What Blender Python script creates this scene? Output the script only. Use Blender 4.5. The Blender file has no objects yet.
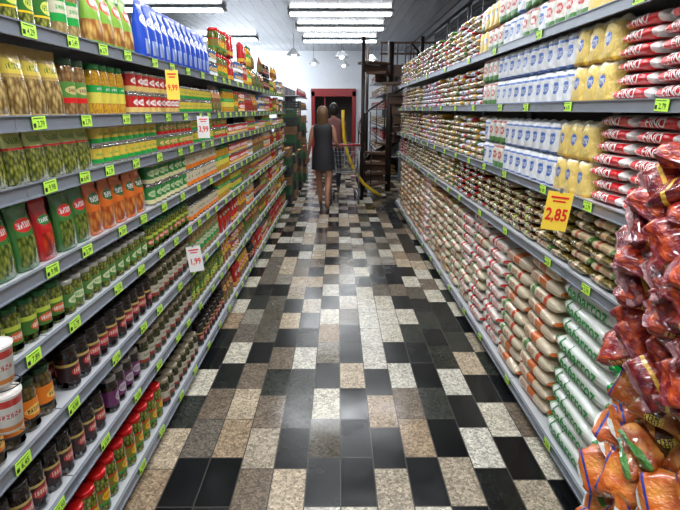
import bpy, bmesh, math, random
from mathutils import Vector, Matrix, Euler, noise
random.seed(7)
S=bpy.context.scene
C=S.collection
PI=math.pi
# ------------------------------------------------------------------ node helpers
class NT:
    def __init__(s,name):
        s.mat=bpy.data.materials.new(name); s.mat.use_nodes=True
        s.nt=s.mat.node_tree; s.n=s.nt.nodes; s.l=s.nt.links
        s.b=s.n['Principled BSDF']
    def put(s,sock,v):
        if isinstance(v,bpy.types.NodeSocket): s.l.new(v,sock)
        elif isinstance(v,(tuple,list)): sock.default_value=(*v[:3],1) if len(sock.default_value)==4 else v
        else: sock.default_value=v
    def m(s,op,a,b=None,c=None):
        n=s.n.new('ShaderNodeMath'); n.operation=op
        s.put(n.inputs[0],a)
        if b is not None: s.put(n.inputs[1],b)
        if c is not None: s.put(n.inputs[2],c)
        return n.outputs[0]
    def mix(s,f,a,b):
        n=s.n.new('ShaderNodeMix'); n.data_type='RGBA'
        s.put(n.inputs['Factor'],f); s.put(n.inputs[6],a); s.put(n.inputs[7],b)
        return n.outputs[2]
    def coords(s,kind='Generated'):
        t=s.n.new('ShaderNodeTexCoord'); return t.outputs[kind]
    def gen(s):
        a=s.n.new('ShaderNodeAttribute'); a.attribute_name='gen'; return a.outputs['Vector']
    def sep(s,v):
        n=s.n.new('ShaderNodeSeparateXYZ'); s.l.new(v,n.inputs[0]); return n.outputs
    def comb(s,x,y,z=0.0):
        n=s.n.new('ShaderNodeCombineXYZ'); s.put(n.inputs[0],x); s.put(n.inputs[1],y); s.put(n.inputs[2],z); return n.outputs[0]
    def noise(s,v,scale,detail=2):
        n=s.n.new('ShaderNodeTexNoise'); n.inputs['Scale'].default_value=scale; n.inputs['Detail'].default_value=detail
        s.l.new(v,n.inputs['Vector']); return n.outputs['Fac']
    def vor(s,v,scale,out='Distance'):
        n=s.n.new('ShaderNodeTexVoronoi'); n.inputs['Scale'].default_value=scale
        s.l.new(v,n.inputs['Vector']); return n.outputs[out]
    def white(s,v):
        n=s.n.new('ShaderNodeTexWhiteNoise'); n.noise_dimensions='3D'; s.l.new(v,n.inputs['Vector']); return n.outputs['Value']
    def band(s,v,a,b):
        return s.m('MULTIPLY',s.m('GREATER_THAN',v,a),s.m('LESS_THAN',v,b))
    def bump(s,h,st=.2,dist=.002):
        n=s.n.new('ShaderNodeBump'); n.inputs['Strength'].default_value=st; n.inputs['Distance'].default_value=dist
        s.l.new(h,n.inputs['Height']); s.l.new(n.outputs[0],s.b.inputs['Normal'])
    def fin(s,col,rough=.4,metal=0,coat=0):
        s.put(s.b.inputs['Base Color'],col); s.put(s.b.inputs['Roughness'],rough)
        s.b.inputs['Metallic'].default_value=metal; s.b.inputs['Coat Weight'].default_value=coat
        return s.mat
def plain(name,col,rough=.4,metal=0,coat=0,var=.08):
    t=NT(name); g=t.coords('Object'); f=t.noise(g,9,2)
    c2=tuple(x*(1-var*2) for x in col)
    return t.fin(t.mix(f,col,c2),rough,metal,coat)
def emit(name,col,st):
    t=NT(name); t.b.inputs['Emission Color'].default_value=(*col,1); t.b.inputs['Emission Strength'].default_value=st
    return t.fin(col,.5)
def pmat(name,base,stripes=(),ustripes=(),logo=None,lc=(.5,.62),lr=(.36,.14),txt=None,food=None,food2=None,fv=(.05,.4),fu=(0,1),fs=9,rough=.3,coat=.2,bump=0,var=.12):
    t=NT(name); g=t.gen(); o=t.sep(g); u,v=o[0],o[2]
    f=t.noise(g,4,2)
    col=t.mix(f,base,tuple(min(1,x*(1-var)) for x in base))
    if food:
        d=t.vor(g,fs); d=t.m('MULTIPLY',d,1.5)
        fc=t.mix(d,food,food2 or tuple(x*.35 for x in food))
        col=t.mix(t.m('MULTIPLY',t.band(v,*fv),t.band(u,*fu)),col,fc)
    for a,b,c in stripes: col=t.mix(t.band(v,a,b),col,c)
    for a,b,c in ustripes: col=t.mix(t.band(u,a,b),col,c)
    du=t.m('DIVIDE',t.m('SUBTRACT',u,lc[0]),lr[0]); dv=t.m('DIVIDE',t.m('SUBTRACT',v,lc[1]),lr[1])
    if logo:
        e=t.m('ADD',t.m('MULTIPLY',du,du),t.m('MULTIPLY',dv,dv))
        col=t.mix(t.m('LESS_THAN',e,1.0),col,logo)
    if txt:
        wob=t.noise(t.comb(t.m('MULTIPLY',u,30.0),t.m('MULTIPLY',v,18.0)),1.0,1)
        a=t.m('LESS_THAN',t.m('ABSOLUTE',du),.8); b=t.m('LESS_THAN',t.m('ABSOLUTE',dv),.42)
        k=t.m('LESS_THAN',t.m('FRACT',t.m('MULTIPLY',u,9.0/lr[0]*.42)),.72)
        w=t.m('GREATER_THAN',wob,.46)
        msk=t.m('MULTIPLY',t.m('MULTIPLY',a,b),t.m('MULTIPLY',k,w))
        col=t.mix(msk,col,txt)
    if bump: t.bump(t.noise(g,7,4),bump,.01)
    return t.fin(col,rough,0,coat)
# ------------------------------------------------------------------ mesh helpers
def addgen(me):
    n=len(me.vertices); co=[0.0]*(3*n); me.vertices.foreach_get('co',co)
    mn=[min(co[i::3]) for i in range(3)]; mx=[max(co[i::3]) for i in range(3)]
    d=[max(1e-6,mx[i]-mn[i]) for i in range(3)]
    at=me.attributes.get('gen') or me.attributes.new('gen','FLOAT_VECTOR','POINT')
    at.data.foreach_set('vector',[(co[i]-mn[i%3])/d[i%3] for i in range(3*n)])
    return me
def loft(name,levels,mat,axis='z',n=16,wr=0.0,cap=True,smooth=True,wseed=0):
    me=bpy.data.meshes.new(name); V=[];F=[]
    for i,(z,a,b,e) in enumerate(levels):
        for k in range(n):
            th=2*PI*k/n+PI/n; c,s=math.cos(th),math.sin(th)
            x=a*math.copysign(abs(c)**(2/e),c); y=b*math.copysign(abs(s)**(2/e),s)
            p=Vector((x,y,z)) if axis=='z' else Vector((z,x,y))
            if wr:
                q=noise.noise_vector(p*28+Vector((wseed,0,0)))
                p=p+q*wr
            V.append(p)
        if i:
            for k in range(n):
                k2=(k+1)%n; o=(i-1)*n
                F.append((o+k,o+k2,o+n+k2,o+n+k))
    if cap:
        F.append(tuple(range(n-1,-1,-1))); o=(len(levels)-1)*n; F.append(tuple(o+k for k in range(n)))
    me.from_pydata(V,[],F); me.materials.append(mat)
    if smooth: me.polygons.foreach_set('use_smooth',[True]*len(me.polygons))
    me.update(); return addgen(me)
def lathe(name,prof,mat,n=16,cap=True):
    return loft(name,[(z,r,r,2) for r,z in prof],mat,n=n,cap=cap)
def boxes(name,lst,mats,bev=0):
    """lst: (sx,sy,sz,cx,cy,cz[,mi[,rotmatrix]])"""
    me=bpy.data.meshes.new(name); bm=bmesh.new()
    for b in lst:
        mi=b[6] if len(b)>6 else 0
        r=bmesh.ops.create_cube(bm,size=1)
        vs=r['verts']
        M=Matrix.Translation(Vector(b[3:6]))@(b[7].to_4x4() if len(b)>7 else Matrix())@Matrix.Diagonal((b[0],b[1],b[2],1))
        bmesh.ops.transform(bm,matrix=M,verts=vs)
        for f in set(f for v in vs for f in v.link_faces): f.material_index=mi
    if bev: bmesh.ops.bevel(bm,geom=bm.edges[:],offset=bev,segments=2,affect='EDGES',profile=.5)
    bm.to_mesh(me); bm.free()
    for m in (mats if isinstance(mats,(list,tuple)) else [mats]): me.materials.append(m)
    return me
def tubes(name,paths,r,mat,n=6):
    me=bpy.data.meshes.new(name);V=[];F=[]
    for P_ in paths:
        P_=[Vector(p) for p in P_]; base=len(V)
        for i,p in enumerate(P_):
            d=(P_[min(i+1,len(P_)-1)]-P_[max(i-1,0)]).normalized()
            up=Vector((0,0,1)) if abs(d.z)<.9 else Vector((1,0,0))
            a=d.cross(up).normalized(); b=d.cross(a)
            for k in range(n):
                t=2*PI*k/n; V.append(p+(a*math.cos(t)+b*math.sin(t))*r)
            if i:
                o=base+(i-1)*n
                for k in range(n):
                    k2=(k+1)%n; F.append((o+k,o+n+k,o+n+k2,o+k2))
        F.append(tuple(base+k for k in range(n))); o=base+(len(P_)-1)*n; F.append(tuple(o+k for k in range(n-1,-1,-1)))
    me.from_pydata(V,[],F); me.materials.append(mat); me.polygons.foreach_set('use_smooth',[True]*len(me.polygons)); return me
def text_bm(txt,size,bold=.025):
    cu=bpy.data.curves.new('t','FONT'); cu.body=txt; cu.size=size; cu.align_x='CENTER'; cu.align_y='CENTER'; cu.resolution_u=2; cu.offset=size*bold
    ob=bpy.data.objects.new('t',cu); C.objects.link(ob)
    dg=bpy.context.evaluated_depsgraph_get(); me=bpy.data.meshes.new_from_object(ob.evaluated_get(dg))
    bpy.data.objects.remove(ob); bpy.data.curves.remove(cu)
    return me
def add_text(me,txt,size,mat,fn,cuts=0,bold=.025):
    t=text_bm(txt,size,bold); bt=bmesh.new(); bt.from_mesh(t)
    if cuts:
        bmesh.ops.triangulate(bt,faces=bt.faces[:]); bmesh.ops.subdivide_edges(bt,edges=bt.edges[:],cuts=cuts,use_grid_fill=True)
    me.materials.append(mat); mi=len(me.materials)-1
    bm=bmesh.new(); bm.from_mesh(me)
    vm={v:bm.verts.new(fn(v.co.x,v.co.y)) for v in bt.verts}
    for f in bt.faces:
        try: nf=bm.faces.new([vm[v] for v in f.verts]); nf.material_index=mi
        except ValueError: pass
    bm.to_mesh(me); bm.free(); bt.free(); bpy.data.meshes.remove(t)
def part(name,me,parent,loc=(0,0,0),rot=(0,0,0),label=None):
    o=bpy.data.objects.new(name,me); C.objects.link(o); o.parent=parent; o.location=loc; o.rotation_euler=rot
    if label:o['label']=label
    return o
def thing(name,me,label,cat,loc=(0,0,0),rot=(0,0,0),group=None):
    o=bpy.data.objects.new(name,me); C.objects.link(o); o.location=loc; o.rotation_euler=rot
    o['label']=label; o['category']=cat
    if group:o['group']=group
    return o
class P:
    def __init__(s,name,me,label,cat,w,h,d,parts=()):
        s.name,s.me,s.label,s.cat,s.w,s.h,s.d,s.parts=name,me,label,cat,w,h,d,parts
def inst(p,loc,rot,group,parts=True):
    o=thing(p.name,p.me,p.label,p.cat,loc,rot,group)
    if parts:
        for nm,me,z in p.parts: part(nm,me,o,(0,0,z))
    return o
QUEUE=[]
# ------------------------------------------------------------------ colours
W=(.8,.8,.78); RED=(.62,.01,.01); GRN=(.01,.32,.05); YEL=(.85,.55,.02); ORG=(.85,.2,.01); BLK=(.01,.01,.01); BLU=(.01,.07,.45)
OLV=(.25,.28,.03); OLVD=(.04,.055,.005); PUR=(.13,.02,.1)
mat_text=plain('ink_black',(.01,.01,.01),.6)
mat_red_ink=plain('ink_red',(.75,.015,.015),.5)
mat_green_ink=plain('ink_green',(.0,.28,.04),.5)
mat_white_ink=plain('ink_white',(.85,.83,.82),.5)
# ------------------------------------------------------------------ product prototypes
PR={}
def content(name,a,b,fs=7):
    return pmat('content_'+name,a,food=a,food2=b,fv=(-1,2),fs=fs,rough=.1,coat=.8)
def jar(key,label,r,h,cont,lidcol,labmat,lh=.42):
    body=lathe(key,[(r*.6,0),(r*.93,0),(r,.01),(r,.06*h),(r,.72*h),(r*.97,.78*h),(r*.88,.83*h),(r*.86,.86*h)],cont)
    lid=lathe(key+'_lid',[(r*.9,0),(r*.92,.004),(r*.92,.12*h-.003),(r*.88,.12*h),(r*.3,.121*h)],plain('lid_'+key,lidcol,.25,.3,.3))
    lab=lathe(key+'_label',[(r*1.012,0),(r*1.012,lh*h)],labmat,cap=False)
    PR[key]=P('jar',body,label,'jar',2*r,h,2*r,(('lid',lid,.85*h),('paper_label',lab,(.4-lh/2)*h)))
def can(key,label,r,h,labmat,n=16):
    met=plain('tin_'+key,(.5,.5,.47),.25,.9)
    body=lathe(key,[(r*.9,.003),(r,0),(r,.004),(r*.97,.008),(r*.97,h-.008),(r,h-.004),(r,h),(r*.92,h-.001),(r*.9,h-.004)],met,n)
    lab=lathe(key+'_label',[(r*.985,0),(r*.985,h-.02)],labmat,n,cap=False)
    PR[key]=P('food_can',body,label,'can',2*r,h,2*r,(('paper_label',lab,.01),))
def pouch(key,label,w,h,d,mat,name='food_pouch'):
    a,b=w/2,d/2
    me=loft(key,[(0,a*.5,b*.4,2.5),(0,a*.9,b*.8,2.6),(.03*h,a*.97,b*.95,2.6),(.3*h,a*.97,b,2.4),(.55*h,a*.96,b*.85,2.3),(.75*h,a*.96,b*.5,2.2),(.86*h,a*.98,b*.14,2.5),(.9*h,a,.002,4),(h,a,.002,4)],mat,wr=.003,wseed=len(PR))
    PR[key]=P(name,me,label,'food package',w,h,d)
def brick(key,label,w,h,d,mat,name='food_package',wr=.004):
    a,b=w/2,d/2
    me=loft(key,[(0,a*.8,b*.8,4),(.0,a*.94,b*.92,5),(.06*h,a,b,4.0),(.3*h,a*.98,b,3.2),(.6*h,a,b*.97,3.2),(.84*h,a*.99,b*.93,3.6),(.92*h,a*.96,b*.78,3.6),(.97*h,a*.9,b*.5,3.5),(h,a*.8,b*.2,3)],mat,n=24,wr=wr,wseed=len(PR)*3)
    PR[key]=P(name,me,label,'food package',w,h,d)
def flat(key,label,w,h,d,mat,name='food_package',word=None,tmat=None,tsize=.05,n=20,e=2.8,wr=.004):
    a,b=d/2,h/2
    L=[(-.5,.84,.03),(-.47,.86,.05),(-.455,.9,.35),(-.4,.97,.8),(-.3,1,.97),(-.1,1,1),(.1,1,1),(.3,1,.97),(.4,.97,.8),(.455,.9,.35),(.47,.86,.05),(.5,.84,.03)]
    me=loft(key,[(u*w,a*p,b*q,e) for u,p,q in L],mat,axis='x',n=n,wr=wr,wseed=len(PR)*5)
    me.transform(Matrix.Translation((0,0,h/2)))
    if word:
        def fn(x,z):
            k=min(.97,abs(z)/b); y=a*(1-k**e)**(1/e)
            return Vector((x,-y-.0055,z+h/2))
        add_text(me,word,tsize,tmat,fn,cuts=2,bold=.012)
        addgen(me)
    PR[key]=P(name,me,label,'food package',w,h,d)
og=content('green_olives',(.34,.37,.05),OLVD,8); od=content('dark',(.035,.014,.012),(.005,.004,.004)); op=content('pale',(.5,.42,.18),(.22,.15,.05)); oc=content('corn',(.75,.45,.03),(.4,.18,.01),11)
jar('jar_olive_red','glass jar of green olives with red lid',.043,.18,og,(.75,.01,.01),pmat('lb1',(.25,.2,.03),stripes=((.0,.12,GRN),(.88,1,RED)),logo=YEL,lr=(.3,.3),lc=(.5,.5),txt=RED),.36)
jar('jar_olive_green','glass jar of green olives with green label',.041,.17,og,(.02,.12,.03),pmat('lb2',(.03,.16,.02),stripes=((.0,.1,YEL),),logo=(.6,.65,.1),lr=(.3,.34),lc=(.5,.5),txt=(.02,.15,.02)),.34)
jar('jar_dark_orange','dark olive jar with orange label',.04,.165,content('brownolive',(.22,.15,.03),(.05,.03,.01)),(.02,.06,.02),pmat('lb3',(.75,.2,.01),stripes=((.0,.15,BLK),),logo=(.85,.5,.1),lr=(.38,.22),lc=(.5,.5),txt=BLK))
jar('jar_dark_red','jar of black olives with wine-red label',.038,.155,od,(.02,.015,.012),pmat('lb4',(.03,.01,.012),stripes=((.85,1,(.5,.35,.1)),),logo=(.4,.015,.03),lr=(.42,.3),lc=(.5,.5),txt=(.75,.6,.45)))
jar('jar_dark_white','jar of dark preserves with white label',.038,.155,content('darkgreen',(.09,.09,.018),(.01,.012,.004)),(.35,.3,.2),pmat('lb5',(.5,.46,.36),stripes=((.0,.3,(.25,.03,.02)),),lr=(.4,.2),lc=(.5,.65),txt=(.02,.1,.03)),.36)
jar('jar_purple','dark jar with purple and white label',.038,.155,od,(.3,.28,.25),pmat('lb6',PUR,logo=(.5,.45,.48),lr=(.3,.3),lc=(.5,.5),txt=PUR))
jar('jar_pale','jar of hearts of palm with green label',.042,.2,op,(.5,.42,.1),pmat('lb7',(.6,.58,.42),stripes=((0,.35,GRN),(.85,1,GRN)),lr=(.4,.2),lc=(.5,.6),txt=GRN),.36)
jar('jar_corn','jar of yellow corn with green lid',.035,.19,oc,(.02,.2,.04),pmat('lb8',(.7,.6,.08),stripes=((.6,1,GRN),),lr=(.4,.15),lc=(.5,.8),txt=W),.34)
jar('jar_small','small jar of capers with pale lid',.032,.12,og,(.6,.6,.52),pmat('lb9',(.07,.2,.04),logo=(.65,.65,.4),lr=(.4,.3),lc=(.5,.5),txt=GRN),.38)
jar('jar_green_small','small jar of olives with green lid',.035,.14,og,(.02,.16,.04),pmat('lb11',(.05,.15,.02),stripes=((.75,1,(.45,.55,.06)),),logo=(.55,.1,.02),lr=(.36,.25),lc=(.5,.4),txt=W),.4)
jar('jar_brown','jar of mushrooms with green and red label',.036,.19,content('mush',(.45,.3,.11),(.16,.07,.02)),(.03,.08,.03),pmat('lb10',(.1,.28,.05),stripes=((0,.25,RED),),logo=(.6,.5,.2),lr=(.4,.2),lc=(.5,.6),txt=(.1,.04,.01)),.36)
def lab(n,base,**k): return pmat(n,base,lr=k.pop('lr',(.4,.2)),lc=k.pop('lc',(.5,.6)),**k)
can('can_yellow','small yellow and green food can',.035,.074,lab('cn1',(.68,.5,.06),stripes=((0,.3,GRN),),txt=GRN))
can('can_mixed','small green and red food can',.035,.074,lab('cn6',(.18,.3,.05),stripes=((0,.3,RED),),logo=(.75,.6,.2),txt=RED))
can('can_red','tin can with red label',.036,.09,lab('cn2',(.5,.02,.015),stripes=((0,.3,(.7,.5,.15)),),logo=W,txt=RED))
can('can_green','tin can with green label',.036,.098,lab('cn3',(.03,.22,.05),stripes=((0,.25,(.7,.65,.35)),),logo=(.55,.6,.35),txt=GRN))
can('can_blue','tin can with blue and white label',.036,.09,lab('cn4',(.04,.12,.35),stripes=((0,.35,W),),logo=YEL,txt=BLU))
can('can_white','tin can with white and orange label',.036,.098,lab('cn5',(.62,.56,.4),stripes=((0,.3,ORG),),txt=(.2,.1,.02)))
pouch('p_olive','clear pouch of green olives with header label',.095,.155,.05,pmat('pm1',OLV,food=(.38,.4,.06),food2=(.05,.065,.005),fv=(0,.62),fs=8,stripes=((.66,1,(.5,.56,.16)),(.62,.66,RED)),lc=(.5,.78),lr=(.42,.12),txt=(.03,.2,.03),rough=.12,coat=.7,bump=.3))
pouch('p_green','green pouch of olives with red logo',.105,.2,.06,pmat('pm2',(.04,.17,.03),food=(.3,.34,.05),food2=(.03,.06,.005),fv=(.08,.5),fu=(.12,.88),fs=8,logo=(.6,.02,.015),lc=(.5,.66),lr=(.34,.1),txt=W,rough=.15,coat=.5,bump=.3))
pouch('p_red','red tomato sauce pouch with green leaf',.095,.19,.06,pmat('pm3',(.5,.01,.01),food=(.65,.06,.01),food2=(.2,.005,.005),fv=(.08,.45),fu=(.15,.85),fs=4,logo=(.02,.2,.03),lc=(.5,.66),lr=(.36,.08),txt=W,rough=.18,coat=.5,bump=.3))
pouch('p_orange','orange food pouch with dark label',.105,.2,.06,pmat('pm4',(.72,.15,.015),food=(.75,.3,.06),food2=(.3,.05,.01),fv=(.08,.45),fs=5,logo=(.04,.12,.03),lc=(.5,.66),lr=(.4,.11),txt=W,rough=.18,coat=.5,bump=.3))
pouch('p_brown','golden pouch of mushrooms with yellow header',.09,.195,.055,pmat('pm5',(.5,.34,.09),food=(.7,.52,.18),food2=(.15,.08,.02),fv=(.05,.55),fs=7,stripes=((.6,.8,(.7,.55,.08)),),lc=(.5,.7),lr=(.42,.1),txt=(.1,.2,.03),rough=.15,coat=.6,bump=.3))
pouch('p_yellow','yellow snack pouch with red logo',.1,.19,.06,pmat('pm6',(.7,.42,.03),food=(.5,.22,.06),food2=(.2,.06,.01),fv=(.06,.4),fs=6,logo=RED,lc=(.5,.66),lr=(.38,.12),txt=W,rough=.2,coat=.5,bump=.3))
pouch('p_tan','brown coffee pouch with gold and green print',.1,.19,.06,pmat('pm7',(.22,.08,.03),food=(.5,.3,.1),food2=(.1,.12,.03),fv=(.06,.4),fs=6,logo=(.55,.4,.12),lc=(.5,.66),lr=(.38,.12),txt=RED,rough=.2,coat=.5,bump=.3))
pouch('b_blue','tall blue and white food package',.1,.26,.08,pmat('bm1',(.015,.07,.5),food=(.65,.68,.75),food2=(.2,.3,.6),fv=(.1,.35),fu=(.2,.8),fs=4,logo=W,lc=(.5,.65),lr=(.38,.1),txt=BLU,rough=.3,bump=.3))
pouch('b_multi','colourful cereal package in green and yellow',.1,.22,.07,pmat('bm2',(.22,.42,.05),food=(.75,.52,.14),food2=(.3,.1,.02),fv=(.1,.42),fs=5,logo=(.65,.04,.02),lc=(.5,.68),lr=(.4,.12),txt=W,rough=.3,bump=.3))
brick('b_red','red package with white lettering',.1,.19,.07,pmat('bm3',(.45,.015,.015),stripes=((.1,.25,(.6,.35,.03)),),logo=(.65,.6,.5),lc=(.5,.62),lr=(.36,.1),txt=RED,rough=.25,bump=.2))
brick('w_blue','white flour package with blue lettering',.105,.15,.09,pmat('wm1',(.75,.77,.8),stripes=((.0,.1,(.05,.15,.5)),(.72,.78,(.1,.2,.55))),logo=(.04,.14,.5),lc=(.45,.45),lr=(.28,.16),txt=W,rough=.3,coat=.4,bump=.9),name='flour_package',wr=.012)
brick('y_blue','yellow flour package with blue logo',.105,.15,.09,pmat('wm2',(.8,.6,.18),stripes=((0,.1,(.7,.4,.03)),(.85,1,(.8,.75,.55))),logo=(.04,.12,.45),lc=(.5,.5),lr=(.2,.15),txt=W,rough=.3,coat=.4,bump=.9),name='flour_package',wr=.012)
brick('w_mixed','white package with green and red print',.105,.15,.09,pmat('wm3',(.65,.63,.56),stripes=((0,.25,(.08,.22,.06)),(.8,.88,(.4,.05,.03))),logo=(.5,.03,.02),lc=(.5,.52),lr=(.3,.14),txt=W,rough=.3,coat=.4,bump=.9),name='flour_package',wr=.012)
flat('f_red','red and white one kilo package lying flat',.25,.047,.16,pmat('fm1',(.65,.008,.014),ustripes=((.0,.14,(.75,.7,.68)),(.87,1,(.75,.7,.68))),stripes=((.84,1,(.72,.66,.64)),),rough=.18,coat=.6,bump=.6),wr=.006,name='sugar_package',word='FINO',tmat=mat_white_ink,tsize=.044)
flat('f_white','white and blue sugar package lying flat',.19,.042,.15,pmat('fm2',(.72,.73,.75),ustripes=((.1,.3,(.08,.2,.5)),(.85,1,(.6,.04,.04))),lc=(.6,.5),lr=(.25,.5),txt=(.08,.15,.45),rough=.2,coat=.4,bump=.6),name='sugar_package',wr=.006)
flat('f_bean','clear package of brown beans lying flat',.19,.044,.15,pmat('fm3',(.25,.12,.04),food=(.3,.13,.04),food2=(.06,.025,.008),fv=(-1,2),fs=14,ustripes=((.3,.46,(.4,.45,.1)),(.9,1,(.55,.45,.25))),lc=(.62,.5),lr=(.16,.5),txt=(.75,.65,.35),rough=.15,coat=.6,bump=.4),name='bean_package')
flat('f_olive','clear package of olive-brown beans lying flat',.19,.044,.15,pmat('fm4',(.2,.15,.03),food=(.34,.22,.05),food2=(.06,.05,.01),fv=(-1,2),fs=14,ustripes=((.38,.54,(.65,.55,.33)),(0,.08,(.1,.2,.05))),lc=(.45,.5),lr=(.1,.5),txt=(.4,.04,.02),rough=.15,coat=.6,bump=.4),name='bean_package')
flat('f_dark','clear package of dark red beans lying flat',.19,.044,.15,pmat('fm5',(.1,.02,.02),food=(.14,.03,.02),food2=(.02,.008,.006),fv=(-1,2),fs=14,ustripes=((.3,.4,(.55,.46,.33)),(.85,1,(.4,.025,.02))),lc=(.65,.5),lr=(.14,.5),txt=(.7,.6,.45),rough=.15,coat=.6,bump=.4),name='bean_package')
flat('f_beige','beige grain package lying flat',.19,.044,.15,pmat('fm6',(.55,.42,.24),ustripes=((.3,.42,(.42,.08,.03)),(.88,1,(.08,.17,.04))),lc=(.68,.5),lr=(.15,.5),txt=(.25,.1,.03),rough=.2,coat=.4,bump=.5),name='grain_package')
flat('f_green','green and cream grain package lying flat',.19,.044,.15,pmat('fm7',(.6,.55,.42),ustripes=((.2,.42,(.06,.2,.04)),(.8,1,(.5,.3,.05))),lc=(.62,.5),lr=(.15,.5),txt=(.4,.03,.02),rough=.2,coat=.4,bump=.5),name='grain_package')
def bigbag(key,label,base,us,word=None,tm=None,ts=0,vs=(),w=.38,h=.078,**k):
    flat(key,label,w,h,.32,pmat('big_'+key,base,ustripes=us,stripes=vs,rough=.25,coat=.4,bump=.5,var=.18,**k),name='rice_bag',word=word,tmat=tm,tsize=ts,n=28,wr=.006,e=3.6)
bigbag('r_green','white and green five kilo rice bag',(.82,.86,.82),((.0,.08,(.005,.3,.05)),(.92,1,(.005,.3,.05)),(.1,.115,(.005,.3,.05))),'babarroz',mat_green_ink,.088,((.93,1,(.01,.36,.06)),(0,.08,(.01,.36,.06))),w=.5,h=.086)
bigbag('r_orange','cream rice bag with orange-brown print',(.66,.55,.4),((.0,.06,(.5,.13,.03)),(.4,.6,(.52,.13,.03)),(.95,1,(.5,.13,.03))),lc=(.25,.5),lr=(.14,.6),txt=(.4,.1,.03))
bigbag('r_red','white rice bag with red print',(.74,.69,.64),((.32,.42,(.6,.03,.02)),(.5,.55,(.6,.05,.03)),(.94,1,(.55,.03,.02))),lc=(.74,.5),lr=(.16,.6),txt=(.6,.03,.02))
bigbag('r_beige','beige rice bag with brown print',(.5,.33,.17),((.3,.45,(.3,.1,.03)),(.93,1,(.4,.18,.04))),lc=(.7,.5),lr=(.16,.6),txt=(.3,.1,.03))
bigbag('r_cream','cream rice bag with green and red print',(.64,.56,.4),((.2,.3,(.08,.22,.05)),(.6,.7,(.5,.06,.02))),lc=(.45,.5),lr=(.12,.6),txt=(.3,.05,.02))
def snack(key,label,m):
    flat(key,label,.155,.052,.125,m,wr=.014,name='snack_bag',n=24)
snack('s_red','crinkled red snack bag with orange filling',pmat('sn1',(.4,.012,.01),food=(.68,.1,.015),food2=(.2,.006,.01),fv=(-1,2),fs=5,ustripes=((.0,.07,(.2,.02,.03)),(.93,1,(.2,.02,.03))),rough=.22,coat=.6,bump=1,lc=(.5,.5),lr=(.3,.4),txt=(.75,.5,.12)))
snack('s_purple','crinkled clear snack bag with dark red filling',pmat('sn3',(.15,.01,.02),food=(.45,.05,.02),food2=(.09,.004,.015),fv=(-1,2),fs=4,ustripes=((.0,.1,(.3,.14,.15)),(.3,.36,(.7,.42,.05))),rough=.2,coat=.6,bump=1))
snack('s_orange','orange snack bag with white and green print',pmat('sn2',(.8,.2,.01),food=(.82,.34,.07),food2=(.55,.1,.01),fv=(-1,2),fs=2.5,ustripes=((.0,.05,W),(.95,1,W),(.14,.18,(.02,.05,.3))),lc=(.55,.5),lr=(.3,.4),txt=W,rough=.2,coat=.7,bump=1))
snack('s_orange_dark','orange snack bag with dark brown and green print',pmat('sn4',(.75,.2,.01),food=(.8,.36,.08),food2=(.3,.06,.01),fv=(-1,2),fs=3,ustripes=((.0,.08,(.05,.2,.03)),(.92,1,(.05,.2,.03)),(.35,.6,(.1,.03,.01))),lc=(.5,.5),lr=(.2,.5),txt=(.85,.7,.1),rough=.2,coat=.7,bump=1))
# ------------------------------------------------------------------ setting
def structure(name,me,label,loc=(0,0,0)):
    o=bpy.data.objects.new(name,me); C.objects.link(o); o.location=loc; o['kind']='structure'; o['label']=label; return o
t=NT('granite_tile_floor'); g=t.coords('Object'); o=t.sep(g)
TW,TL=.155,.31
cx=t.m('DIVIDE',t.m('ADD',t.m('ADD',o[0],1.6),.06-.015),TW); col=t.m('FLOOR',cx)
off=t.white(t.comb(col,3.3,1.7)); ry=t.m('ADD',t.m('DIVIDE',o[1],TL),t.m('MULTIPLY',t.m('ROUND',t.m('MULTIPLY',off,3.0)),.25)); row=t.m('FLOOR',ry)
par=t.m('MODULO',t.m('ADD',row,t.m('ADD',col,200.0)),2.0)
h1=t.white(t.comb(col,row,.5)); h2=t.white(t.comb(row,col,7.5)); h3=t.white(t.comb(col,row,4.2))
flip=t.m('GREATER_THAN',h1,.76); isd=t.m('ABSOLUTE',t.m('SUBTRACT',t.m('GREATER_THAN',par,.5),flip))
def ramp(f,stops):
    n=t.n.new('ShaderNodeValToRGB'); n.color_ramp.interpolation='CONSTANT'
    e=n.color_ramp.elements; e[0].position=0; e[0].color=(*stops[0][1],1); e[1].position=stops[1][0]; e[1].color=(*stops[1][1],1)
    for p,c in stops[2:]:
        x=e.new(p); x.color=(*c,1)
    t.l.new(f,n.inputs[0]); return n.outputs[0]
light=ramp(h2,[(0,(.46,.43,.35)),(.24,(.3,.255,.19)),(.42,(.38,.31,.22)),(.58,(.14,.11,.08)),(.72,(.47,.45,.39)),(.84,(.21,.19,.155)),(.93,(.27,.2,.13))])
dark=ramp(h3,[(0,(.004,.005,.006)),(.46,(.01,.012,.011)),(.62,(.028,.031,.026)),(.76,(.08,.07,.052)),(.9,(.12,.105,.085))])
base=t.mix(isd,light,dark)
sp=t.noise(g,130,4); sp2=t.vor(g,85,'Color'); sps=t.sep(sp2)[0]; cl=t.noise(g,14,3)
spk=t.m('MULTIPLY_ADD',sp,2.0,-.05); spk2=t.m('MULTIPLY',t.m('MULTIPLY_ADD',sps,.8,.55),t.m('MULTIPLY_ADD',cl,.7,.68))
vm=t.n.new('ShaderNodeVectorMath'); vm.operation='SCALE'; t.l.new(base,vm.inputs[0]); t.l.new(t.m('MULTIPLY',spk,spk2),vm.inputs['Scale'])
fx=t.m('FRACT',cx); fy=t.m('FRACT',ry)
gr=t.m('MAXIMUM',t.m('MAXIMUM',t.m('LESS_THAN',fx,.018),t.m('GREATER_THAN',fx,.982)),t.m('MAXIMUM',t.m('LESS_THAN',fy,.009),t.m('GREATER_THAN',fy,.991)))
colr=t.mix(gr,vm.outputs[0],(.05,.045,.04))
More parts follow.
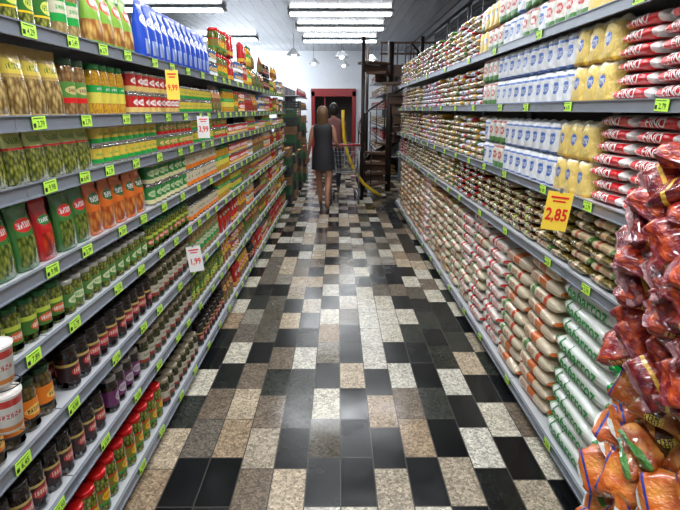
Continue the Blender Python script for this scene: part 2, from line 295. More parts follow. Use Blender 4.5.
rg=t.m('MULTIPLY_ADD',t.noise(g,5,4),.24,t.m('MULTIPLY_ADD',h1,.12,.03))
t.bump(t.noise(g,3,2),.15,.01)
t.b.inputs['Specular IOR Level'].default_value=.35
mfloor=t.fin(colr,rg)
structure('floor',boxes('floor',[(9.5,22,.1,0,0,-.05)],mfloor),'polished granite floor of black, beige and brown rectangular tiles',(-1.6,8,0))
t=NT('slatted_ceiling'); g=t.coords('Object'); o=t.sep(g)
f=t.m('FRACT',t.m('DIVIDE',o[0],.2)); ln=t.m('LESS_THAN',f,.1)
fy=t.m('LESS_THAN',t.m('FRACT',t.m('DIVIDE',o[1],3.0)),.012)
mc=t.fin(t.mix(t.m('MAXIMUM',ln,fy),(.34,.36,.38),(.09,.1,.11)),.22)
structure('ceiling',boxes('ceiling',[(9.5,22,.1,-1.6,8,3.55)],mc),'grey-white slatted panel ceiling')
mw=plain('painted_wall',(.34,.36,.38),.7,var=.04); mwh=plain('white_wall',(.7,.73,.78),.6,var=.03)
structure('wall_left',boxes('wall_left',[(.1,22,3.5,-6.3,8,1.75)],mw),'plain painted side wall')
structure('wall_right',boxes('wall_right',[(.1,22,3.5,2.4,8,1.75)],mw),'light grey painted side wall')
bx0,bx1,bz=-.85,.55,2.22
structure('wall_back',boxes('wall_back',[(bx0+6.25,.1,3.5,(bx0-6.25)/2,18,1.75),(2.35-bx1,.1,3.5,(2.35+bx1)/2,18,1.75),(bx1-bx0,.1,3.5-bz,(bx1+bx0)/2,18,(3.5+bz)/2)],mwh),'white end wall with doorway opening')
mredf=plain('red_frame',(.26,.012,.015),.4)
structure('door_1',boxes('door_1',[(.13,.2,bz,bx0,17.95,bz/2),(.13,.2,bz,bx1,17.95,bz/2),(bx1-bx0+.13,.2,.26,(bx0+bx1)/2,17.95,bz-.05),(.05,.06,bz,(bx0+bx1)/2-.3,18.05,bz/2)],mredf,.01),'doorway with thick dark red frame')
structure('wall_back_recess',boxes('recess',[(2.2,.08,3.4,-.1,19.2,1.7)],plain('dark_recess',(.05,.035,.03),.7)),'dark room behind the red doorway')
mgr=plain('grey_metal_frame',(.22,.23,.25),.4,.4)
for i,y in enumerate((5.2,6.9,8.6,10.3,12.0)):
    L=[(.05,1.5,.05,0,0,.6),(.05,1.5,.05,0,0,0),(.05,.05,.65,0,-.73,.3),(.05,.05,.65,0,.73,.3),(.05,.04,.65,0,0,.3)]
    for k in range(6): L.append((.06,1.44,.012,.0,0,.08+k*.09,0,Matrix.Rotation(.6,3,'Y')))
    structure('window_%d'%(i+1),boxes('louvre',L,mgr),'grey metal louvred high window',(2.3,y,2.72))
structure('trim_1',boxes('trim_1',[(.12,20,.12,2.28,8,3.43)],mgr),'grey cornice beam under the ceiling')
# ------------------------------------------------------------------ shelving
msh=plain('shelf_board_white',(.54,.56,.58),.35,.1); mrail=plain('price_rail_grey',(.27,.3,.35),.25,.3); mback=plain('shelf_back_panel',(.08,.08,.09),.5); mup=plain('shelf_upright',(.3,.32,.34),.4,.3)
UL=1.2
def units(side,zs,depth,frontx,y0,n,top,label,grp=None):
    rot=PI/2 if side=='L' else -PI/2
    b=boxes('shelf_back',[(UL-.05,.015,top-.12,0,depth+.012,.12+(top-.12)/2)],mback)
    u=boxes('upright',[(.04,.05,top,0,depth+.005,top/2)],mup)
    k=boxes('kick_plate',[(UL-.01,.02,.075,0,.03,.0375),(UL-.01,depth-.05,.02,0,depth/2,.03)],mup)
    br=boxes('shelf_board',[(UL-.006,depth,.018,0,depth/2,-.009)],msh)
    rl=boxes('price_rail',[(UL-.002,.008,.04,0,-.004,-.016),(UL-.002,.012,.004,0,-.008,-.036),(UL-.002,.012,.004,0,-.008,.004)],mrail)
    for i in range(n):
        e=thing('shelving_unit',None,label,'store shelf',(frontx,y0+UL*(i+.5),0),(0,0,rot),grp or 'shelving units on the aisle %s'%('with jars' if side=='L' else 'with grain bags'))
        part('back_panel',b,e); part('upright',u,e,(-UL/2+.022,0,0)); part('upright',u,e,(UL/2-.022,0,0)); part('kick_plate',k,e)
        for z in zs:
            s=part('shelf_board',br,e,(0,0,z)); part('price_rail',rl,s)
ZL=[.10,.43,.685,.94,1.15,1.395,1.58,1.83]; ZR=[.10,.93,1.25,1.63,1.97]
FX=-.88; RX=1.0
units('L',ZL,.38,FX,.2,7,2.1,'tall grey metal gondola shelf stocked with jars and pouches')
units('R',ZR,.42,RX,.2,7,2.3,'tall grey metal shelf stocked with rice and beans')
ZF=[.1,.55,.93,1.25,1.63,1.97,2.35]
units('R',ZF,.42,1.02,11.9,4,2.6,'grey metal shelf with dark packages beyond the stairs','shelving units near the entrance')
units('L',ZF[:-1],.38,-1.02,13.6,3,2.2,'grey metal shelf with dark packages near the doorway','shelving units near the entrance')
# ------------------------------------------------------------------ fill shelves
def fill(side,z,y0,y1,key,stack=1,rows=1,gap=.003,off=.01,tilt=.05,front=None,group=None,vary=None):
    p=PR[key]; ys=y0+p.w/2
    fr=front if front is not None else (FX if side=='L' else RX)
    sg=-1 if side=='L' else 1; rot=PI/2 if side=='L' else -PI/2
    gname=group or (p.label.split(' with')[0]+' on the shelf')
    while ys+p.w/2<=y1+.001:
        st=stack if stack<3 else stack-random.choice((0,0,0,1))
        for r in range(rows):
            for k in range(st):
                pk=PR[random.choice(vary)] if vary else p
                lying=pk.h<.1 and pk.d>.1
                dx=off+pk.d/2+r*(pk.d+.006)+random.uniform(0,.006 if not lying else .018)
                tl=0 if pk.name in('jar','food_can') else (tilt if lying else tilt*1.6)
                QUEUE.append((pk,(fr+sg*dx,ys+random.uniform(-.002,.002),z+.001+k*(pk.h+.0005)),(0,0,rot+(random.uniform(-tl,tl) if tl else random.uniform(-.35,.35))),gname,r))
        ys+=p.w+gap
LP={7:[(1.75,'jar_olive_green',1,1),(2.0,'jar_pale',1,1),(2.5,'b_multi',1,1),(3.75,'b_blue',1,1)],
6:[(1.75,'p_brown',1,1),(1.95,'jar_brown',1,1),(2.3,'jar_corn',1,1),(3.0,'can_red',2,1),(3.75,'can_yellow',2,1)],
5:[(1.9,'p_olive',1,1),(2.6,'can_yellow',2,1),(3.2,'can_mixed',2,1),(3.75,'can_yellow',2,1)],
4:[(1.47,'p_green',1,1),(1.58,'p_red',1,1),(1.8,'p_green',1,1),(2.4,'p_orange',1,1),(3.0,'can_green',2,1),(3.75,'can_white',2,1)],
3:[(1.55,'jar_green_small',1,2),(2.3,'jar_small',1,2),(3.0,'jar_green_small',1,2),(3.75,'can_white',1,2)],
2:[(1.5,'jar_dark_orange',1,2),(2.3,'jar_dark_red',1,2),(3.0,'jar_dark_white',1,2),(3.75,'jar_pale',1,1)],
1:[(1.75,'jar_dark_red',1,2),(2.1,'jar_purple',1,2),(2.9,'jar_dark_white',1,2),(3.75,'jar_olive_green',1,1)],
0:[(1.3,'jar_olive_green',1,2),(2.3,'jar_olive_red',1,2),(3.0,'jar_dark_white',1,2),(3.75,'jar_dark_red',1,1)]}
Hs=[.3,.23,.22,.19,.22,.16,.22,.4]
far=['p_red','b_red','p_yellow','can_red','jar_olive_red','p_red','can_white','b_red','p_red','jar_brown','p_tan','jar_corn','can_mixed','p_tan','can_red','can_blue','can_yellow','b_red','jar_dark_red','p_green','can_red']
for i,bl in LP.items():
    y=.8 if i>4 else .6
    for ye,k,st,rw in bl:
        fill('L',ZL[i],y,ye,k,st,rw); y=ye
    while y<8.5:
        k=random.choice(far); p=PR[k]
        if p.h>Hs[i]: continue
        st=2 if (p.h*2<Hs[i]) else 1
        ye=min(8.58,y+random.choice((.25,.4,.5)))
        fill('L',ZL[i],y,ye,k,st,1); y=ye
def rf(z,blocks,y,**k):
    for n,key,st,vary in blocks:
        w=PR[key].w+.003
        fill('R',z,y,y+n*w,key,st,1,vary=vary,**k); y+=n*w
    return y
rf(ZR[0],[(3,'r_green',9,None)],.66)
rf(ZR[0],[(2,'r_orange',10,['r_orange','r_orange','r_cream']),(3,'r_red',10,['r_red','r_red','r_cream']),(1,'r_cream',10,None),(3,'r_beige',10,['r_beige','r_cream']),(1,'r_red',10,None),(2,'r_beige',10,['r_beige','r_cream']),(2,'r_orange',10,['r_orange','r_beige']),(2,'r_beige',10,['r_beige','r_cream'])],2.18)
rf(ZR[1],[(10,'f_olive',6,['f_olive','f_olive','f_beige']),(5,'f_bean',6,None),(5,'f_dark',6,['f_dark','f_bean']),(4,'f_beige',6,['f_beige','f_green']),(7,'f_bean',6,['f_bean','f_beige']),(6,'f_olive',6,None),(4,'f_dark',6,None)],.6)
rf(ZR[2],[(5,'f_red',7,None)],.78)
rf(ZR[2],[(3,'y_blue',2,None),(6,'w_blue',2,None),(5,'w_mixed',2,['w_mixed','w_blue'])],2.05)
rf(ZR[2],[(4,'f_beige',7,['f_beige','f_green','f_white']),(5,'f_olive',7,['f_beige','f_bean','f_green']),(5,'f_white',7,['f_white','f_green']),(11,'f_beige',7,['f_beige','f_green','f_dark'])],3.58)
rf(ZR[3],[(5,'f_red',6,None)],.7)
rf(ZR[3],[(3,'y_blue',2,None),(10,'w_blue',2,None),(3,'w_mixed',2,None)],1.97)
rf(ZR[3],[(4,'f_white',6,['f_white','f_green']),(5,'f_beige',6,['f_white','f_beige','f_green']),(5,'f_white',6,None),(10,'f_beige',6,['f_beige','f_white','f_bean','f_green'])],3.72)
rf(ZR[4],[(4,'f_red',5,None)],.81)
rf(ZR[4],[(4,'y_blue',2,None),(3,'w_mixed',2,None),(7,'w_blue',2,['w_mixed','w_blue']),(5,'y_blue',2,['y_blue','w_mixed'])],1.81)
rf(ZR[4],[(6,'f_white',7,['f_white','f_beige','f_green']),(6,'f_beige',7,['f_white','f_beige','f_green','f_dark']),(12,'f_white',7,['f_white','f_beige','f_green'])],3.9)
for z,k in zip(ZF,('r_beige','f_bean','f_dark','f_bean','f_dark','f_bean','f_dark')):
    fill('R',z,12.0,16.6,k,4,front=1.02,group='packages on the shelf beyond the stairs')
for z,k in zip(ZF[:-1],('r_beige','p_tan','p_tan','b_red','p_tan','p_red')):
    fill('L',z,13.7,17.1,k,4 if z<.5 else 1,front=-1.02,group='packages on the shelf near the doorway')
def merge(name,items,label,cat):
    bm=bmesh.new(); mats=[]; 
    for p,loc,rot,g_,r in items:
        M=Matrix.Translation(loc)@Euler(rot).to_matrix().to_4x4()
        for me,dz in [(p.me,0)]+[(m_,z_) for _,m_,z_ in p.parts]:
            nv,nf=len(bm.verts),len(bm.faces); bm.from_mesh(me); bm.verts.ensure_lookup_table(); bm.faces.ensure_lookup_table()
            MM=M@Matrix.Translation((0,0,dz))
            for v in bm.verts[nv:]: v.co=MM@v.co
            mp=[]
            for m_ in me.materials:
                if m_ not in mats: mats.append(m_)
                mp.append(mats.index(m_))
            for f in bm.faces[nf:]: f.material_index=mp[f.material_index]
    me=bpy.data.meshes.new(name); bm.to_mesh(me); bm.free()
    for m_ in mats: me.materials.append(m_)
    o=thing(name,me,label,cat); o['kind']='stuff'
kinds={}
for q in QUEUE: kinds.setdefault(q[0].name,[]).append(q)
for nm,qs in kinds.items():
    qs.sort(key=lambda q:(q[1][1]+(2.5 if q[4] else 0)))
    for q in qs[:290]: inst(q[0],q[1],q[2],q[3],parts=(q[1][1]<9))
    if len(qs)>290: merge('distant_%ss'%nm,qs[290:],'many more %ss filling the far end of the shelves'%nm.replace('_',' '),qs[0][0].cat)
# ------------------------------------------------------------------ price tags
mtag=plain('neon_tag_card',(.55,.95,.08),.5,var=.03)
tags=[]
for tx in ('5,99','3,49','12,90','7,89','4,29','9,98','2,79','6,45'):
    me=boxes('tag',[(.068,.0015,.036,0,0,0)],mtag)
    add_text(me,tx,.025,mat_text,lambda x,z:Vector((x*.85+.006,-.0012,z-.004)),bold=.01)
    me2=boxes('l',[(.05,.0004,.002,-.003,-.0011,.0135),(.012,.0004,.012,-.026,-.0011,-.006)],mat_text)
    bm=bmesh.new(); bm.from_mesh(me); n0=len(bm.faces); bm.from_mesh(me2); bm.faces.ensure_lookup_table()
    for f in bm.faces[n0:]: f.material_index=1
    bm.to_mesh(me); bm.free(); tags.append(me)
def tagrow(side,z,y0,y1,step,fr):
    rot=PI/2 if side=='L' else -PI/2; sg=1 if side=='L' else -1
    y=y0+random.uniform(0,.1)
    while y<y1:
        thing('price_tag',random.choice(tags),'neon green price tag clipped to shelf edge','price tag',(fr+sg*.0145,y,z-.016),(.0,random.uniform(-.05,.05),rot),'neon price tags on the shelf rails')
        y+=step*random.uniform(.7,1.3)
for z in ZL: tagrow('L',z,.9,8.3,.27,FX)
for z in ZR: tagrow('R',z,.9,8.3,.5 if z<1.9 else .9,RX)
def bigcard(loc,w,h,col,txt,ts,rotz,label,ink,tilt=0):
    m=plain('card',col,.5,var=.03)
    me=boxes('card',[(w,.002,h,0,0,0),(.01,.012,.02,0,.004,h/2+.006,1),(w*.7,.001,h*.05,0,-.0015,h*.36,2),(w*.5,.001,h*.04,0,-.0015,h*.26,2)],[m,mgr,ink],0)
    add_text(me,txt,ts,ink,lambda x,z:Vector((x,-.002,z*1.4-h*.1)))
    return thing('price_sign',me,label,'price sign',loc,(0,tilt,rotz))
bigcard((.9,2.02,1.2),.098,.16,(.95,.66,.06),'2,85',.05,-.25,'yellow price card with red digits hanging from shelf edge',mat_red_ink,.1)
bigcard((-.82,2.62,1.72),.06,.14,(.92,.66,.08),'9,99',.028,.2,'yellow price card hanging from shelf edge',mat_red_ink)
bigcard((-.82,3.15,1.5),.07,.13,W,'3,99',.034,.2,'white price card with red digits hanging from shelf',mat_red_ink)
bigcard((-.82,2.75,.78),.08,.15,W,'1,99',.036,.2,'white price card with red digits beside jars',mat_red_ink,-.1)
# ------------------------------------------------------------------ snack rack (near right)
mwire=plain('black_wire',(.02,.02,.025),.35,.6)
def basket(z0,z1,x0,x1,y0,y1):
    p=[]
    for z in (z0,(z0+z1)/2,z1): p.append([(x0,y0,z),(x1,y0,z),(x1,y1,z),(x0,y1,z),(x0,y0,z)])
    for i in range(5):
        x=x0+(x1-x0)*i/4; p.append([(x,y0,z1),(x,y0,z0),(x,y1,z0),(x,y1,z1)])
    for i in range(9):
        y=y0+(y1-y0)*i/8; p.append([(x0,y,z1),(x0,y,z0),(x1,y,z0),(x1,y,z1)])
    return tubes('basket',p,.0025,mwire,5)
rack=thing('snack_rack',None,'black wire two-basket rack full of snack bags','display rack',(0,0,0))
RXa,RXb,RYa,RYb=.79,.975,.9,1.3
part('wire_basket',basket(.91,.95,RXa,RXb,RYa,RYb),rack); part('wire_basket',basket(.3,.4,RXa,RXb,RYa,RYb),rack)
part('rack_frame',tubes('frame',[[(RXb,y,0),(RXb,y,1.1)] for y in (RYa,RYb)]+[[(RXb,y,.006),(RXa,y,.006)] for y in (RYa,RYb)],.006,mwire),rack)
def pile(keys,z0,z1,step,group,dx=0):
    z=z0
    while z<z1:
        u=(z-z0)/(z1-z0); sh=dx+.015*math.sin(u*9)+(.03 if u>.85 else 0)
        for j,(xx,yy) in enumerate(((.83,.98),(.92,.98),(.82,1.1),(.92,1.11),(.825,1.23),(.93,1.24))):
            inst(PR[random.choice(keys)],(xx+sh+random.uniform(-.02,.015),yy+random.uniform(-.015,.015),z+random.uniform(0,.02)),(random.uniform(.2,1.0),random.uniform(-.5,.2),random.choice((0,-.6,-1.2,.5,-.3))+random.uniform(-.3,.3)),group)
        z+=step
pile(['s_red','s_red','s_purple'],.94,1.5,.052,'red snack bags heaped in the wire rack',-.015)
pile(['s_orange','s_orange','s_orange_dark'],.32,.85,.052,'orange snack bags heaped in the wire rack')
# ------------------------------------------------------------------ cup noodles clip (near left)
mcup=pmat('noodle_cup',(.8,.78,.74),stripes=((.72,.9,(.65,.03,.02)),(.08,.2,(.75,.25,.04))),lc=(.5,.48),lr=(.4,.16),txt=(.6,.03,.02))
cup=lathe('cup',[(.02,0),(.03,0),(.033,.004),(.042,.1),(.044,.103),(.044,.107)],mcup,24)
cl_=lathe('cup_lid',[(.043,0),(.044,.002),(.02,.003)],plain('cup_foil',(.75,.7,.66),.4),24)
clip=thing('cup_clip_rack',None,'thin wire clip holder carrying noodle cups','display rack',(-.85,1.12,0))
part('wire_rings',tubes('rings',[[(.047*math.cos(a*PI/8),.047*math.sin(a*PI/8),z) for a in range(17)] for z in (.808,.938)]+[[(-.047,0,.8),(-.047,0,1.08)],[(-.047,0,.808),(.047,0,.808)],[(-.047,0,.938),(.047,0,.938)]],.0015,mwire),clip)
for z in (.811,.941):
    o=thing('noodle_cup',cup,'white instant noodle cup with red print','cup',(-.85,1.12,z),(0,0,.8),'noodle cups in the clip rack'); part('foil_lid',cl_,o,(0,0,.107))
# ------------------------------------------------------------------ light fixtures
mtube=emit('tube_glow',(.9,.96,1),12); mfix=plain('fixture_white',(.6,.62,.65),.4)
fb=boxes('fixture_body',[(2.1,.22,.04,0,0,.02),(.04,.24,.07,-1.03,0,0),(.04,.24,.07,1.03,0,0)],mfix,.004)
ft=tubes('tube',[[(-1.0,0,0),(1.0,0,0)]],.02,mtube,8)
def fixture(x,y,pw):
    e=thing('ceiling_light',fb,'white twin-tube fluorescent ceiling light','ceiling light',(x,y,3.455),(0,0,0),'fluorescent ceiling lights')
    part('fluorescent_tube',ft,e,(0,-.06,-.03)); part('fluorescent_tube',ft,e,(0,.06,-.03))
    l=bpy.data.lights.new('tube_light','AREA'); l.shape='RECTANGLE'; l.size=2.0; l.size_y=.16; l.energy=pw; l.color=(.97,.98,1)
    lo=bpy.data.objects.new('tube_light',l); C.objects.link(lo); lo.location=(x,y,3.39)
for y,pw in ((-.6,82),(1.6,80),(4.4,70),(7.4,48),(10.9,40),(12.8,32),(15.0,38)): fixture(.06,y,pw)
for y in (2.5,6.5,10.5,14.6): fixture(-3.2,y,26)
msh2=plain('pendant_shade_white',(.7,.72,.75),.4); mglow=emit('bulb_glow',(.95,.97,1),8)
sh=lathe('pendant_shade',[(.03,.16),(.06,.14),(.16,.03),(.19,0),(.185,-.004),(.15,.03)],msh2,20,cap=False); bu=lathe('bulb',[(.01,.1),(.05,.07),(.07,.02),(.05,-.03),(.01,-.05)],mglow); cd=tubes('cord',[[(0,0,.14),(0,0,.55)]],.006,mwire)
for x,y,z in ((-1.15,14,3.0),(.1,14,2.95),(.18,16.6,2.95),(.95,15,2.95),(-.75,16.5,3.0)):
    e=thing('pendant_lamp',sh,'white dome pendant lamp on a black cord','pendant lamp',(x,y,z-.02),(0,0,0),'pendant lamps near the entrance'); part('bulb',bu,e); part('cord',cd,e)
l=bpy.data.lights.new('entrance_day','AREA'); l.size=3; l.size_y=2; l.shape='RECTANGLE'; l.energy=150; l.color=(.88,.94,1)
lo=bpy.data.objects.new('entrance_day',l); C.objects.link(lo); lo.location=(-3,16.5,2.9); lo.rotation_euler=(math.radians(65),0,math.radians(-25))
# ------------------------------------------------------------------ spiral stairs
mst=plain('dark_stair_metal',(.03,.02,.016),.45,.4); mwood=plain('dark_wood_tread',(.1,.05,.028),.5); myel=plain('yellow_rail_paint',(.7,.46,.015),.35)
SX,SY,R=1.02,10.3,.62
TOP=2.85
st=thing('spiral_staircase',None,'dark brown spiral staircase with yellow lower rail','staircase',(SX,SY,0))
part('center_pole',tubes('pole',[[(0,0,0),(0,0,TOP)]],.06,mst,12),st)
N=13; a0=-PI*.8; da=-PI*2*.085
def wedge():
    me=bpy.data.meshes.new('tread'); bm=bmesh.new()
    pts=[(.05,-.05),(R,-.2),(R+.01,0),(R,.2),(.05,.05)]
    bot=[bm.verts.new((x,y,0)) for x,y in pts]; topv=[bm.verts.new((x,y,.045)) for x,y in pts]
    bm.faces.new(bot[::-1]); bm.faces.new(topv)
    for i in range(5): bm.faces.new((bot[i],bot[(i+1)%5],topv[(i+1)%5],topv[i]))
    bmesh.ops.recalc_face_normals(bm,faces=bm.faces[:]); bm.to_mesh(me); bm.free(); me.materials.append(mwood); return me
wd=wedge(); bal=tubes('baluster',[[(R-.01,0,0),(R-.01,0,.85)],[(R-.03,.17,.04),(R-.03,.17,.8)]],.012,mst)
ris=boxes('riser',[(R-.08,.015,.13,R/2+.04,.0,-.075,0,Matrix.Rotation(.2,3,'Z'))],mwood)
rail=[]
for i in range(N):
    a=a0+da*i; z=.19*(i+1)-.04
    part('stair_tread',wd,st,(0,0,z),(0,0,a)); 
    if i: part('riser',ris,st,(0,0,z),(0,0,a-.12))
    if z<1.95: part('baluster',bal,st,(0,0,z),(0,0,a))
for i in range(int(N*2)):
    a=a0+da*i/2; z=.19*(i/2+1)+.86
    if z<TOP: rail.append(((R-.01)*math.cos(a),(R-.01)*math.sin(a),z))
part('handrail',tubes('handrail',[rail],.022,mst,8),st)
part('stringer',tubes('stringer',[[(p[0]*1.02,p[1]*1.02,p[2]-.95-k) for p in rail] for k in (0,.06)],.035,mst,8),st)
part('landing',boxes('landing',[(1.4,1.3,.06,.5,.75,2.42),(1.4,.05,.2,.5,.12,2.34),(.05,1.3,.2,-.18,.75,2.34)]+[(.025,.025,.42,-.17+i*.155,.12,2.64) for i in range(10)]+[(1.4,.035,.035,.5,.12,2.85),(1.4,.035,.035,.5,.12,2.65)],mwood),st)
yr=[(-.93,-1.0,1.6),(-.93,-1.0,1.4),(-.91,-1.0,1.1),(-.84,-1.0,.82),(-.72,-1.0,.52),(-.54,-.97,.28),(-.34,-.92,.12),(-.2,-.86,.03)]
part('yellow_rail',tubes('yellow_rail',[yr],.028,myel,8),st,label='curved yellow painted lower rail')
for x,y in ((.46,9.6),(1.5,9.55),(.62,11.2)):
    thing('steel_post',tubes('post',[[(0,0,0),(0,0,2.85)]],.035,mst,10),'dark steel post beside the spiral stairs','post',(x,y,0))
# ------------------------------------------------------------------ produce crates past the left shelves
mcr=plain('black_crate',(.02,.022,.02),.5); mcrg=plain('green_crate',(.02,.09,.03),.5); mcrb=plain('brown_crate',(.2,.1,.04),.6)
def crate(mat): 
    L=[(.5,.34,.012,0,0,.006)]
    for s in (-1,1):
        for k in range(3):
            L.append((.5,.012,.035,0,s*.17,.03+k*.05)); L.append((.012,.34,.035,s*.25,0,.03+k*.05))
    for sx in (-1,1):
        for sy in (-1,1): L.append((.025,.025,.16,sx*.243,sy*.163,.08))
    return boxes('crate',L,mat)
c1,c2,c3=crate(mcr),crate(mcrg),crate(mcrb)
def fruit(n,c,r):
    return lathe(n,[(r*.15,.02*r),(r*.6,.12*r),(r*.9,.5*r),(r,r),(r*.88,1.5*r),(r*.55,1.85*r),(r*.15,1.9*r)],plain(n+'_skin',c,.4),12)
fr=[('orange',fruit('orange',(.75,.25,.02),.045),'ripe orange in a produce crate'),('green_apple',fruit('green_apple',(.2,.4,.04),.045),'green fruit in a produce crate'),('tomato',fruit('tomato',(.6,.04,.02),.042),'red tomato in a produce crate')]
stem=tubes('stem',[[(0,0,.078),(.004,0,.1)]],.004,plain('stem_green',(.08,.2,.03)))
for i,(x,y,nk) in enumerate(((-1.0,9.0,6),(-.96,9.6,5),(-1.0,10.2,10),(-.94,10.8,5),(-1.0,11.4,11),(-.92,12.1,5),(-.98,12.8,9))):
    for k in range(nk):
        thing('produce_crate',(c1,c3,c2)[(k*2+i)%3],'slatted plastic produce crate in a stack' ,'crate',(x,y,k*.163),(0,0,PI/2),'stacked produce crates past the shelves')
    zt=nk*.163-.1
    nm,me,lb=fr[i%3]
    if nk<8:
        for a in range(3):
            for b in range(5):
                o=thing(nm,me,lb,'fruit',(x-.1+a*.1,y-.19+b*.095,zt),(0,0,a+b),nm.replace('_',' ')+' fruit in crates'); part('stem',stem,o)
# ------------------------------------------------------------------ people
mskin=plain('skin',(.36,.17,.1),.5); 
def skin_body(name,V,E,R,mat,root):
    me=bpy.data.meshes.new(name); me.from_pydata(V,E,[]); me.materials.append(mat)
    ob=bpy.data.objects.new(name,me); C.objects.link(ob)
    m=ob.modifiers.new('skin','SKIN'); m.use_smooth_shade=True
    if not me.skin_vertices:
        bm=bmesh.new(); bm.from_mesh(me); bm.verts.layers.skin.verify(); bm.to_mesh(me); bm.free()
    for i,r in enumerate(R):
        sv=me.skin_vertices[0].data[i]; sv.radius=r if isinstance(r,tuple) else (r,r); sv.use_root=(i==root)
    s=ob.modifiers.new('sub','SUBSURF'); s.levels=1; s.render_levels=2
    dg=bpy.context.evaluated_depsgraph_get()
    me2=bpy.data.meshes.new_from_object(ob.evaluated_get(dg)); bpy.data.objects.remove(ob)
    me2.polygons.foreach_set('use_smooth',[True]*len(me2.polygons)); me2.name=name
    return me2
def person(stride,hands,mat,k=1.0):
    V=[];E=[];R=[]
    def v(p,r,par=None):
        V.append(Vector(p)*k); R.append(tuple(x*k for x in r) if isinstance(r,tuple) else r*k)
        if par is not None: E.append((par,len(V)-1))
        return len(V)-1
    pel=v((0,0,.94),(.14,.1)); sp=v((0,.0,1.12),(.115,.085),pel); ch=v((0,0,1.3),(.13,.09),sp); nb=v((0,-.005,1.42),(.06,.055),ch); nk=v((0,.01,1.49),(.045,.045),nb)
    hd=v((0,.02,1.57),(.068,.082),nk); ht=v((0,.015,1.66),(.062,.075),hd); v((0,.105,1.565),(.014,.016),hd)
    for s,(st,hh) in ((-1,(stride,hands[0])),(1,(-stride,hands[1]))):
        hp=v((s*.09,0,.87),(.085,.09),pel); kn=v((s*.095,st*.5+.03,.49),(.055,.058),hp); cf=v((s*.09,st*.8-.01,.34),(.05,.055),kn); an=v((s*.085,st-.02,.09),(.034,.036),cf); ft=v((s*.09,st+.06,.045),(.036,.03),an); v((s*.1,st+.14,.03),(.034,.02),ft)
        sh=v((s*.165,0,1.385),(.05,.05),ch); el=v((s*.215,-.03,1.12),(.038,.038),sh)
        wr=v((hh[0],hh[1],hh[2]),(.024,.024),el); d=(V[wr]/k-V[el]/k).normalized()
        base=V[wr]/k
        pm=v(base+d*.05,(.034,.018),wr)
        side=Vector((1,0,0))
        for q,(o,ln) in enumerate(((-.026,.05),(-.009,.062),(.009,.058),(.026,.045))):
            f1=v(base+d*.09+side*o,(.009,.009),pm); v(base+d*(.09+ln)+side*o+Vector((0,.012,-.012)),(.008,.008),f1)
        t1=v(base+d*.06+side*(-s*.035),(.009,.009),pm); v(base+d*.095+side*(-s*.045)+Vector((0,.01,0)),(.008,.008),t1)
    return skin_body('body',V,E,R,mat,0)
mdress=plain('black_dress',(.01,.01,.014),.7); mhair=plain('brown_hair',(.12,.06,.025),.5); mhair2=plain('dark_hair',(.02,.015,.012),.5)
wb=person(.2,((-.27,.05,.9),(.24,.15,1.06)),mskin,.97)
wo=thing('person',wb,'person in short black dress walking, long brown hair','person',(-.24,8.32,0),(0,0,-.12))
part('dress',loft('dress',[(.66,.195,.16,2.1),(.7,.195,.16,2.1),(.85,.185,.15,2.1),(.95,.175,.14,2.1),(1.1,.14,.11,2.1),(1.25,.16,.12,2.2),(1.33,.165,.115,2.3),(1.38,.14,.085,2.4),(1.4,.09,.07,2.4)],mdress,n=24,cap=False,wr=.01),wo)
hm=loft('hair',[(1.2,.05,.02,2),(1.24,.085,.035,2),(1.35,.1,.05,2.2),(1.46,.09,.07,2.2),(1.56,.09,.1,2.2),(1.64,.085,.1,2.2),(1.69,.06,.07,2),(1.705,.02,.02,2)],mhair,n=20,wr=.01)
part('hair',hm,wo,(0,-.028,-.045))
mskin2=NT('skin_and_trousers'); g=mskin2.coords('Object'); z=mskin2.sep(g)[2]
mt=mskin2.fin(mskin2.mix(mskin2.band(z,.12,.98),(.3,.14,.08),(.02,.025,.045)),.6)
pb=person(-.14,((-.26,.06,.88),(.26,-.04,.88)),mt,1.0)
po=thing('person',pb,'person in faded red shirt and dark trousers walking ahead','person',(-.08,9.95,0),(0,0,0))
msr=plain('reddish_shirt',(.2,.07,.07),.7)
part('shirt',loft('shirt',[(.88,.17,.13,2.2),(1.0,.165,.125,2.2),(1.15,.16,.12,2.2),(1.3,.185,.125,2.4),(1.38,.18,.11,2.6),(1.43,.12,.08,2.4),(1.45,.07,.06,2.2)],msr,n=24,cap=False,wr=.008),po)
sl=tubes('sleeve',[[(0,0,0),(.02,-.01,-.09),(.035,-.02,-.18)]],.062,msr,12)
part('sleeve',sl,po,(.16,0,1.39)); sl2=tubes('sleeve2',[[(0,0,0),(-.02,-.01,-.09),(-.035,-.02,-.18)]],.062,msr,12); part('sleeve',sl2,po,(-.16,0,1.39))
part('hair',loft('hair2',[(1.5,.05,.03,2),(1.55,.078,.06,2.2),(1.6,.082,.085,2.2),(1.67,.075,.085,2.2),(1.72,.05,.06,2),(1.735,.02,.02,2)],mhair2,n=20,wr=.006),po,(0,-.015,0))
mch=plain('chrome_wire',(.4,.4,.42),.3,.85)
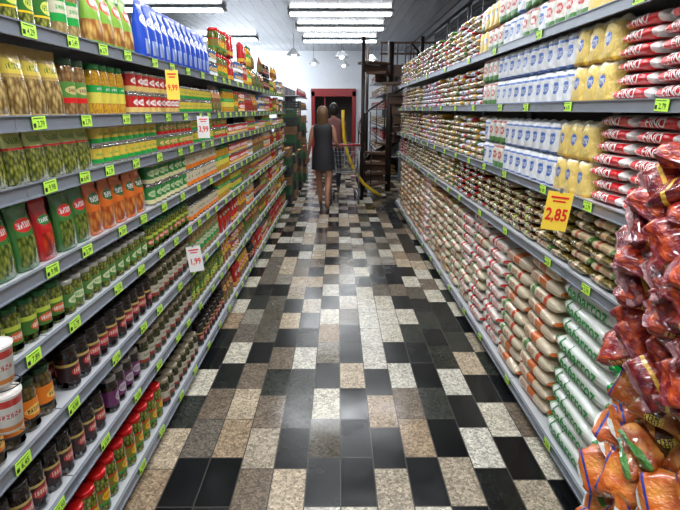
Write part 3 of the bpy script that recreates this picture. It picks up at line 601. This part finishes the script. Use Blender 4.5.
ca=thing('shopping_cart',None,'chrome wire shopping cart held beside the walking shopper','shopping cart',(.12,8.66,0))
p=[]
for z,w,y0,y1 in ((.55,.2,.12,.75),(.7,.23,.08,.82),(.85,.26,.04,.9),(1.0,.27,0,.92)): p.append([(-w,y0,z),(w,y0,z),(w,y1,z),(-w,y1,z),(-w,y0,z)])
for i in range(9):
    f=-1+i/4; p.append([(f*.27,0,1.0),(f*.2,.12,.55),(f*.2,.75,.55),(f*.27,.92,1.0)])
for i in range(10):
    f=i/9; ya=.12+.63*f; yb=.92*f; p.append([(-.27,yb,1.0),(-.2,ya,.55),(.2,ya,.55),(.27,yb,1.0)])
part('wire_basket',tubes('cart_basket',p,.005,mch,5),ca)
part('frame',tubes('cart_frame',[[(s*.24,0,1.0),(s*.24,.05,.5),(s*.24,.08,.14)] for s in (-1,1)]+[[(s*.24,.08,.16),(s*.2,.8,.16)] for s in (-1,1)]+[[(s*.2,.75,.55),(s*.2,.05,.5)] for s in (-1,1)],.014,mch),ca)
part('handle',tubes('cart_handle',[[(-.27,-.04,1.03),(.27,-.04,1.03)]],.018,mredf,8),ca)
whl=lathe('wheel',[(.02,-.014),(.06,-.014),(.06,.014),(.02,.014)],mcr)
for x,y in ((-.24,.08),(.24,.08),(-.2,.8),(.2,.8)): part('wheel',whl,ca,(x,y,.062),(0,PI/2,0))
# ------------------------------------------------------------------ camera and world
cam=bpy.data.cameras.new('camera'); co=bpy.data.objects.new('camera',cam); C.objects.link(co)
cam.sensor_width=36; cam.lens=500/680*36; cam.clip_start=.02
co.location=(0,0,1.6); co.rotation_euler=(math.radians(90-16.17),0,-.004); S.camera=co
w=bpy.data.worlds.new('world'); S.world=w; w.use_nodes=True
w.node_tree.nodes['Background'].inputs[0].default_value=(.88,.92,1,1); w.node_tree.nodes['Background'].inputs[1].default_value=.42
S.view_settings.view_transform='Standard'; S.view_settings.look='None'; S.view_settings.exposure=0.0
print('objects',len(bpy.data.objects),{k:len(v) for k,v in kinds.items()})
